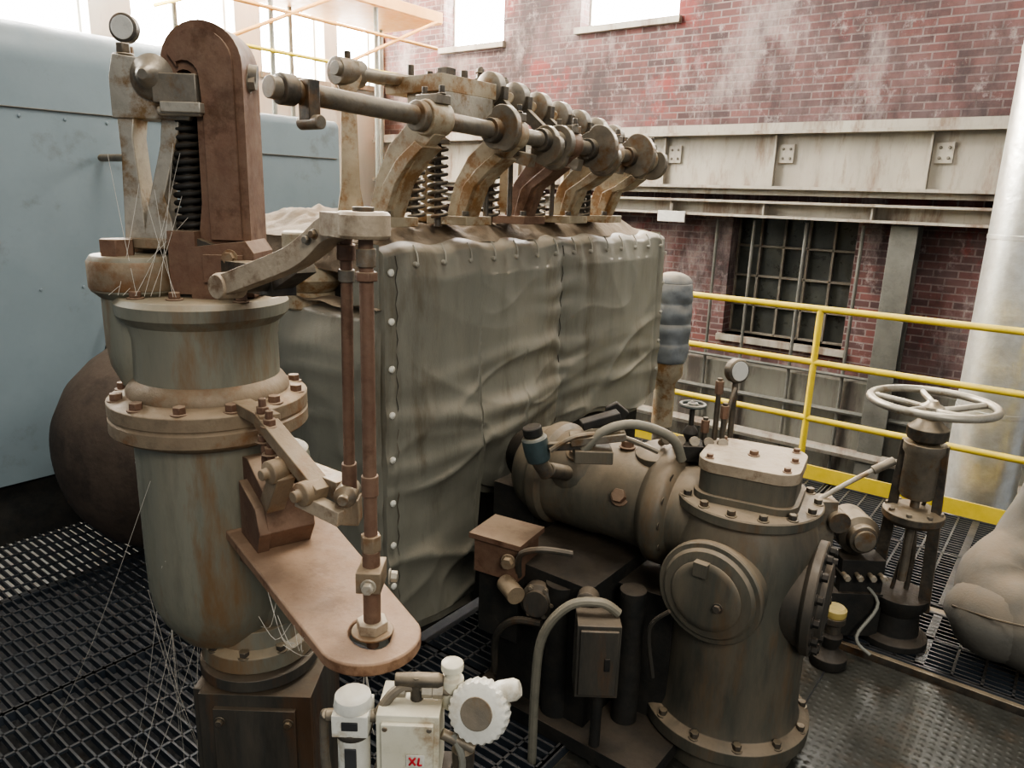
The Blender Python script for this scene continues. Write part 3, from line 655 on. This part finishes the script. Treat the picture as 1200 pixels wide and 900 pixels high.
g.tube([W(.1,0,1.09),W(.06,-.0,1.10),W(.0,0,1.105),W(-.03,-.01,1.10),W(-.06,-.02,1.06)],.010,'steel_mid',10)
for a in(-.02,.03,.05): g.lathe(W(a,-.0,1.10),E,[(.016,-.01),(.016,.01)],'steel_lt',6)
g.cyl(W(.01,.0,1.07),W(.01,0,1.13),.012,'steel_dk',12); g.lathe(W(.01,0,1.12),E,[(.012,-.04),(.014,0),(.014,.04),(.01,.05)],'steel_dk',14)
g.cyl(W(.06,-.03,1.03),W(.12,-.03,1.0),.01,'steel_mid'); g.lathe(W(.10,-.02,.97),Z,[(.02,-.03),(.022,.02),(.012,.03)],'steel_dk',16)
g.tube([W(.08,-.03,1.03),W(.1,-.04,.98),W(.09,-.04,.9)],.007,'conduit',8)
g.done(.0015,pos)

# ------------------------------------------------------------------ steam valve body
sv=empty('steam_stop_valve')
vx,vy=-.83,2.53; DZ=.045
g=B('valve_body')
g.lathe((vx,vy,0),Z,[(.27,-.034),(.27,.05),(.30,.055),(.31,.06),(.31,.11),(.295,.12),(.27,.13),(.262,.17),(.258,.25),(.256,.45),(.258,.74),(.254,.84),(.238,.90),(.225,.93)],'cast_body',64)
g.lathe((vx,vy,DZ),Z,[(.2,.87),(.252,.885),(.256,.89),(.256,.92),(.252,.925),(.2,.93)],'cast_body',64)
g.bolts((vx,vy,.925+DZ),Z,.232,14,.015,.022,'steel_dk',.1); g.bolts((vx,vy,.115),Z,.287,12,.016,.025,'steel_dk')
cz_=.70
g.lathe((vx,vy,cz_),(0,-1,0),[(.165,.1),(.170,.26),(.182,.272),(.185,.277),(.185,.297),(.18,.302),(.165,.303),(.155,.315),(.11,.322),(.02,.324)],'cast_body',56)
g.lathe((vx,vy,cz_),(0,-1,0),[(.12,.32),(.125,.325),(.12,.33),(.10,.334),(.02,.336)],'cast_body',40)
g.box((vx-.02,vy-.335,cz_+.10),(.05,.03,.05),'cast_body'); g.hexb((vx+.05,vy-.334,cz_-.02),(0,-1,0),.014,.015,'cast_dark')
g.lathe((vx,vy,.64),(1,.12,0),[(.18,.1),(.185,.24),(.20,.25),(.205,.255),(.205,.28),(.20,.285),(.14,.29),(.13,.31),(.02,.315)],'cast_dark',56)
g.bolts(V((vx,vy,.64))+V((1,.12,0)).normalized()*.285,(1,.12,0),.178,14,.016,.025,'cast_black')
g.done(.004,sv)
g=B('valve_bonnet')
def rr(w,h,r,n=6):
    p=[]
    for sx,sy,a in((1,1,0),(-1,1,90),(-1,-1,180),(1,-1,270)):
        for i in range(n+1):
            t=math.radians(a+90*i/n); p.append((sx*(w/2-r)+r*math.cos(t),sy*(h/2-r)+r*math.sin(t)))
    return p
ra=math.radians(10); U=V((math.cos(ra),math.sin(ra),0)); W2=V((-math.sin(ra),math.cos(ra),0))
g.prism(rr(.33,.30,.07),(vx,vy,.985+DZ),U,W2,.11,'cast_body'); g.prism(rr(.36,.33,.08),(vx,vy,.94+DZ),U,W2,.03,'cast_body')
g.prism(rr(.345,.315,.075),(vx,vy,1.055+DZ),U,W2,.04,'lever_tan')
for a in(-1,1):
    for b in(-1,1): g.hexb(V((vx,vy,1.075+DZ))+U*a*.13+W2*b*.115,Z,.012,.016,'rust_brown')
g.hexb((vx+.0,vy,1.075+DZ),Z,.016,.018,'rust_brown'); g.hexb(V((vx,vy,1.075+DZ))+U*.14,Z,.012,.016,'rust_brown')
g.done(.006,sv)
g=B('steam_chest_arm')
ya=2.52; za=.845
g.cyl((-1.95,2.72,.80),(-1.7,2.60,.83),.13,'cast_black',32)
g.lathe((-1.80,ya,za),X,[(.14,0),(.17,.03),(.19,.08),(.20,.15),(.20,.37),(.19,.44),(.195,.62),(.225,.65),(.23,.66),(.23,.71),(.22,.725),(.19,.74),(.19,.92)],'cast_body',56)
g.lathe((-1.80,ya,za),X,[(.19,.10),(.213,.12),(.218,.13),(.218,.17),(.21,.18),(.19,.2)],'cast_body',56,False)
g.bolts((-1.07,ya,za),(-1,0,0),.205,14,.013,.018,'steel_dk')
g.ball((-1.50,ya-.04,.93),(.17,.13),'cast_body',32,10,(.2,-.4,1))
g.lathe((-1.48,ya-.12,.99),(.1,-.5,1),[(.05,0),(.05,.03),(.03,.04)],'rust_flange',24); g.hexb((-1.47,ya-.145,1.03),(.1,-.5,1),.026,.03,'rust_brown')
g.hexb((-1.25,ya-.18,.90),(.1,-.8,.5),.028,.035,'rust_brown'); g.hexb((-1.32,ya-.02,1.04),Z,.025,.03,'rust_brown')
g.lathe((-1.18,ya,1.04),(-.1,-.2,1),[(.1,-.06),(.1,.02),(.07,.03)],'cast_body',28)
g.done(.005,sv)
g=B('lower_castings')
rb=V((-1.60,2.10,.65))
g.box(rb,(.19,.17,.14),'rust_brown',.15); g.box(rb+V((0,0,.08)),(.225,.20,.022),'rust_brown',.15); g.box(rb+V((0,.04,-.2)),(.18,.2,.28),'cast_black',.1)
g.box((-1.42,2.32,.33),(.42,.45,.60),'cast_black',.0); g.box((-1.2,2.45,.3),(.4,.3,.55),'cast_black',.1)
g.cyl((-1.35,2.12,.0),(-1.35,2.12,.60),.06,'cast_black'); g.cyl((-1.12,2.25,.0),(-1.12,2.25,.6),.05,'cast_black'); g.cyl(rb+V((.06,-.08,-.08)),rb+V((.15,-.13,-.08)),.035,'rust_flange'); g.hexb(rb+V((.08,-.09,.02)),(.3,-.9,0),.022,.03,'rust_flange')
g.lathe((-1.42,2.08,.52),(.3,-.9,.1),[(.07,-.08),(.07,.03),(.05,.04),(.05,.055)],'cast_dark',24); g.bolts((-1.41,2.05,.525),(.3,-.9,.1),.058,6,.009,.012,'steel_mid')
g.tube([(-1.50,2.05,.60),(-1.46,2.0,.72),(-1.38,2.02,.76),(-1.30,2.1,.74)],.012,'cast_dark',8)
g.box((-1.3,2.35,.02),(.8,.65,.06),'cast_black'); g.lathe((-1.22,2.1,.60),(.4,-.9,0),[(.04,0),(.04,.05),(.025,.06)],'cast_dark',24)
g.box((-1.80,2.75,.40),(.22,.7,.74),'cast_black')
g.cyl((-1.70,2.25,.03),(-1.70,2.25,.65),.035,'cast_dark')
g.tube([(-1.64,2.1,.1),(-1.60,2.05,.3),(-1.5,2.03,.42),(-1.38,2.04,.45)],.015,'cast_dark',8)
g.done(.006,sv)
g=B('junction_box'); jb=V((-1.13,2.02,.45)); g.box(jb,(.15,.12,.28),'cast_dark',R37); g.box(jb-Nn*.065,(.13,.012,.25),'cast_dark',R37); g.box(jb-Nn*.073+E*.03,(.02,.006,.05),'cast_black',R37)
g.cyl((-1.13,2.05,-.03),(-1.13,2.05,.32),.02,'cast_black'); g.done(.004,sv)
g=B('conduit_hoses')
g.tube([(-1.30,1.9,-.03),(-1.30,1.9,.3),(-1.29,1.92,.5),(-1.22,1.97,.62),(-1.13,2.03,.64),(-1.08,2.07,.60)],.017,'hose',10)
g.tube([(-1.34,2.2,1.10),(-1.28,2.25,1.18),(-1.20,2.33,1.20),(-1.1,2.42,1.15),(-1.07,2.46,1.06)],.018,'hose',12)
g.tube([(-1.43,2.12,1.10),(-1.35,2.18,1.16),(-1.25,2.3,1.15),(-1.13,2.38,1.10)],.010,'steel_mid',8)
g.tube([(-1.0,2.22,.3),(-1.02,2.2,.5),(-.95,2.2,.6)],.008,'cast_dark',8)
g.done(0,sv)
g=B('limit_switch')
g.lathe((-1.50,2.13,1.09),(-.15,-.2,1),[(.043,-.05),(.048,-.02),(.048,.04),(.04,.05)],'teal',24); g.lathe((-1.508,2.12,1.14),(-.15,-.2,1),[(.036,0),(.036,.035)],'cast_black',24); g.cyl((-1.47,2.17,.98),(-1.50,2.13,1.06),.03,'steel_dk')
g.cyl((-1.47,2.3,.95),(-1.47,2.17,1.0),.03,'steel_dk')
g.beam((-1.46,2.15,1.10),(-1.35,2.2,1.12),.03,.03,'steel_dk'); g.beam((-1.40,2.2,1.13),(-1.24,2.32,1.16),.10,.03,'steel_mid'); g.beam((-1.38,2.24,1.18),(-1.28,2.34,1.22),.06,.03,'cast_black')
g.box((-1.33,2.25,1.08),(.14,.11,.05),'cast_body',R37)
g.prism([(0,0),(.08,0),(.10,.03),(.05,.07),(.01,.05)],(-1.36,2.36,1.18),E,Z,.03,'cast_black'); g.done(.004,sv)
g=B('instrument_valve')
g.lathe((-1.09,2.56,1.06),Z,[(.035,-.08),(.04,0),(.03,.02),(.022,.06),(.03,.08),(.02,.10),(.01,.11),(.01,.2)],'cast_black',20)
g.torus((-1.09,2.56,1.25),Z,.045,.007,'teal',28,8); g.torus((-1.09,2.56,1.25),Z,.012,.01,'teal',16,8)
for t in(0,1,2): a=t*math.pi*2/3; g.cyl((-1.09,2.56,1.25),(-1.09+.045*math.cos(a),2.56+.045*math.sin(a),1.25),.006,'teal',8)
for dx,h in((.06,1.36),(.09,1.27),(.02,1.2)): g.cyl((-1.07+dx,2.6,1.02),(-1.07+dx,2.6,h),.010,'steel_dk',10); g.lathe((-1.07+dx,2.6,h-.06),Z,[(.016,0),(.016,.05)],'rust_brown',6)
g.box((-1.05,2.55,1.08),(.16,.1,.06),'cast_black',R37)
for i in range(5): g.lathe((-1.17+.045*i,2.5+.025*i,1.10),(.5,-.6,.4),[(.014,-.03),(.014,.04),(.02,.04),(.02,.055)],'steel_dk' if i%2 else 'steel_mid',12)
g.tube([(-.99,2.62,1.1),(-.98,2.64,1.25),(-.97,2.66,1.32)],.008,'steel_mid',8)
g.lathe((-.98,2.68,1.38),(.9,-.55,.1),[(.042,-.02),(.046,-.015),(.046,.015),(.04,.02)],'steel_dk',28); g.lathe((-.98,2.68,1.38),(.9,-.55,.1),[(.037,.018),(.037,.0215)],'face_white',28); g.cyl((-.98,2.68,1.1),(-.98,2.68,1.35),.011,'steel_dk',10)
g.done(.0015,sv)

# ------------------------------------------------------------------ handwheel valve
hw=empty('handwheel_valve')
hx,hy=-.44,3.64
g=B('handwheel'); zc=1.165
g.torus((hx,hy,zc),Z,.25,.018,'wheel',64,12); g.lathe((hx,hy,zc),Z,[(.04,-.06),(.05,-.05),(.05,-.015),(.03,-.005),(.02,.01)],'wheel',24)
for i in range(5):
    a=2*math.pi*i/5+.3; pts=[]
    for k in range(6):
        r=.03+.215*k/5; t=a+.35*math.sin(k/5*math.pi*.5); pts.append((hx+r*math.cos(t),hy+r*math.sin(t),zc-.03+.025*k/5))
    g.tube(pts,.014,'wheel',10,3)
g.done(0,hw)
g=B('yoke_and_body')
g.cyl((hx,hy,.3),(hx,hy,1.12),.02,'steel_mid'); g.lathe((hx,hy,.98),Z,[(.05,0),(.08,.02),(.085,.04),(.085,.07),(.06,.09),(.045,.11)],'steel_dk',28)
g.lathe((hx,hy,.72),Z,[(.065,0),(.075,.02),(.075,.20),(.088,.22),(.088,.26)],'steel_mid',32)
for sgn in(-1,1): g.beam((hx+sgn*.09,hy,.66),(hx+sgn*.11,hy,.18),.05,.03,'steel_dk',(0,1,0)); g.beam((hx+sgn*.09,hy,.66),(hx+sgn*.075,hy,.98),.04,.03,'steel_dk',(0,1,0))
g.lathe((hx,hy,.60),Z,[(.11,0),(.13,.02),(.13,.05),(.09,.07)],'steel_dk',28); g.bolts((hx,hy,.65),Z,.11,8,.013,.02,'steel_mid')
g.lathe((hx,hy,0.002),Z,[(.15,0),(.15,.03),(.11,.05),(.10,.15),(.13,.2),(.13,.24)],'cast_black',28)
c=V((hx-.20,hy-.12,.52)); g.lathe(c,-Nn,[(.095,-.12),(.095,.03),(.07,.05),(.065,.08),(.03,.09)],'steel_dk',32); g.lathe(c,-Nn,[(.05,.08),(.05,.095),(.02,.10)],'steel_mid',24)
g.lathe(c-E*.12+V((0,0,.08)),-Nn,[(.05,-.05),(.05,.08)],'steel_dk',20); g.box(c-E*.17+V((0,0,.06)),(.09,.1,.22),'steel_mid',R37); g.box(c-E*.19+V((0,0,-.12)),(.13,.1,.12),'cast_black',R37)
g.box(c+E*.03+V((0,0,-.2)),(.2,.12,.18),'cast_black',R37); g.box(c+V((0,0,-.38)),(.26,.16,.22),'cast_black',R37)
for i,o in enumerate((-.06,0,.06,.11)): g.cyl(c+E*o+V((0,0,-.18)),c+E*o-Nn*.10+V((0,0,-.18)),.012,'steel_mid'); g.lathe(c+E*o-Nn*.09+V((0,0,-.18)),-Nn,[(.016,0),(.016,.02)],'steel_lt',6)
g.tube([c-E*.32+V((0,0,.06)),c-E*.14+V((0,0,.20)),c+E*.06+V((0,0,.33))],.011,'steel_lt',10); g.cyl(c+E*.03+V((0,0,.31)),c+E*.12+V((0,0,.36)),.020,'steel_mid')
g.cyl(c-E*.32+V((0,0,.06)),c-E*.32+V((0,0,-.25)),.018,'steel_dk'); g.box(c-E*.3+V((0,0,-.3)),(.12,.1,.12),'steel_dk',R37)
g.tube([c+V((0,0,-.2)),c+E*.1-Nn*.1+V((0,0,-.3)),c+E*.0-Nn*.15+V((0,0,-.45)),c+E*.05-Nn*.2+V((0,0,-.51))],.008,'conduit',8)
g.tube([c+E*.25+V((0,0,.1)),c+E*.28+V((0,0,-.1)),c+E*.27+V((0,0,-.4))],.012,'steel_dk',8)
g.tube([c+E*.30+V((0,0,.2)),c+E*.25+V((0,0,.0)),c+E*.20+V((0,0,-.35)),c+E*.2+V((0,0,-.5))],.009,'steel_dk',8)
g.done(.003,hw)
g=B('insulated_pipe_elbow')
g.tube([(.36,3.62,.17),(.2,3.66,.20),(.02,3.74,.23),(-.06,3.90,.32),(.02,4.02,.48),(.06,4.05,.75),(.06,4.06,1.05)],[.15,.17,.19,.19,.16,.13,.12],'insul_gray',28,8)
g.ball((-.04,3.74,.21),(.22,.18),'insul_gray',28,12)
for i in range(len(g.v)):
    p=V(g.v[i]); nn=noise.noise(p*7)*.018+noise.noise(p*16)*.008; g.v[i]=tuple(p+V((nn,-nn,nn)))
g.tube([(-.22,3.62,.26),(-.06,3.53,.3),(.1,3.50,.33)],.005,'steel_dk',6); g.done(0)
g=B('oil_drain_fitting')
g.lathe((-.63,3.27,-.035),Z,[(.075,0),(.08,.01),(.08,.05),(.05,.07),(.035,.09),(.045,.12),(.05,.15),(.03,.17)],'cast_black',28)
g.lathe((-.63,3.27,.13),Z,[(.035,0),(.035,.04),(.05,.05),(.05,.08)],'steel_dk',24); g.lathe((-.63,3.27,.21),Z,[(.045,0),(.05,.01),(.05,.035),(.04,.045)],'yellow_cap',24); g.done(.002)

# ------------------------------------------------------------------ camera, light
cam=bpy.data.cameras.new('camera'); co=bpy.data.objects.new('camera',cam); bpy.context.collection.objects.link(co); bpy.context.scene.camera=co
R=Matrix.Rotation(math.radians(37.3),3,'Z')@Matrix.Rotation(math.radians(90-14.4),3,'X')@Matrix.Rotation(math.radians(1.84),3,'Z')
co.matrix_world=Matrix.Translation((0,0,2))@R.to_4x4(); cam.sensor_width=36; cam.lens=870/1200*36; cam.clip_start=.05
w=bpy.data.worlds.new('world'); bpy.context.scene.world=w; w.use_nodes=True; bg=w.node_tree.nodes['Background']; bg.inputs[0].default_value=(.80,.88,1,1); bg.inputs[1].default_value=.25
def area(name,loc,to,size,power,col=(1,1,1)):
    l=bpy.data.lights.new(name,'AREA'); l.size=size; l.energy=power; l.color=col; o=bpy.data.objects.new(name,l); bpy.context.collection.objects.link(o); o.location=loc
    o.rotation_euler=(V(to)-V(loc)).to_track_quat('-Z','Y').to_euler()
area('overhead_fill',(-1.2,2.6,7.5),(-2,2.2,0),3.0,350,(1,.96,.89))  # added overhead fill
area('front_fill',(3.5,-2.0,4.8),(-2.0,2.5,1.4),2,185,(1,.96,.89))  # added fill from behind camera right, not a lamp of the hall
area('window_light',(-8.6,5.0,6.5),(-2.5,2.8,1.5),3.0,600,(1,.99,.96))
area('corner_fill',(-6.8,5.5,7.5),(-9.3,7.8,3.8),1.6,750,(1,.95,.86))  # added lamp without a fixture, brightens the corner in place of haze
bpy.context.scene.view_settings.look='AgX - Medium High Contrast'
bpy.context.scene.view_settings.exposure=.25
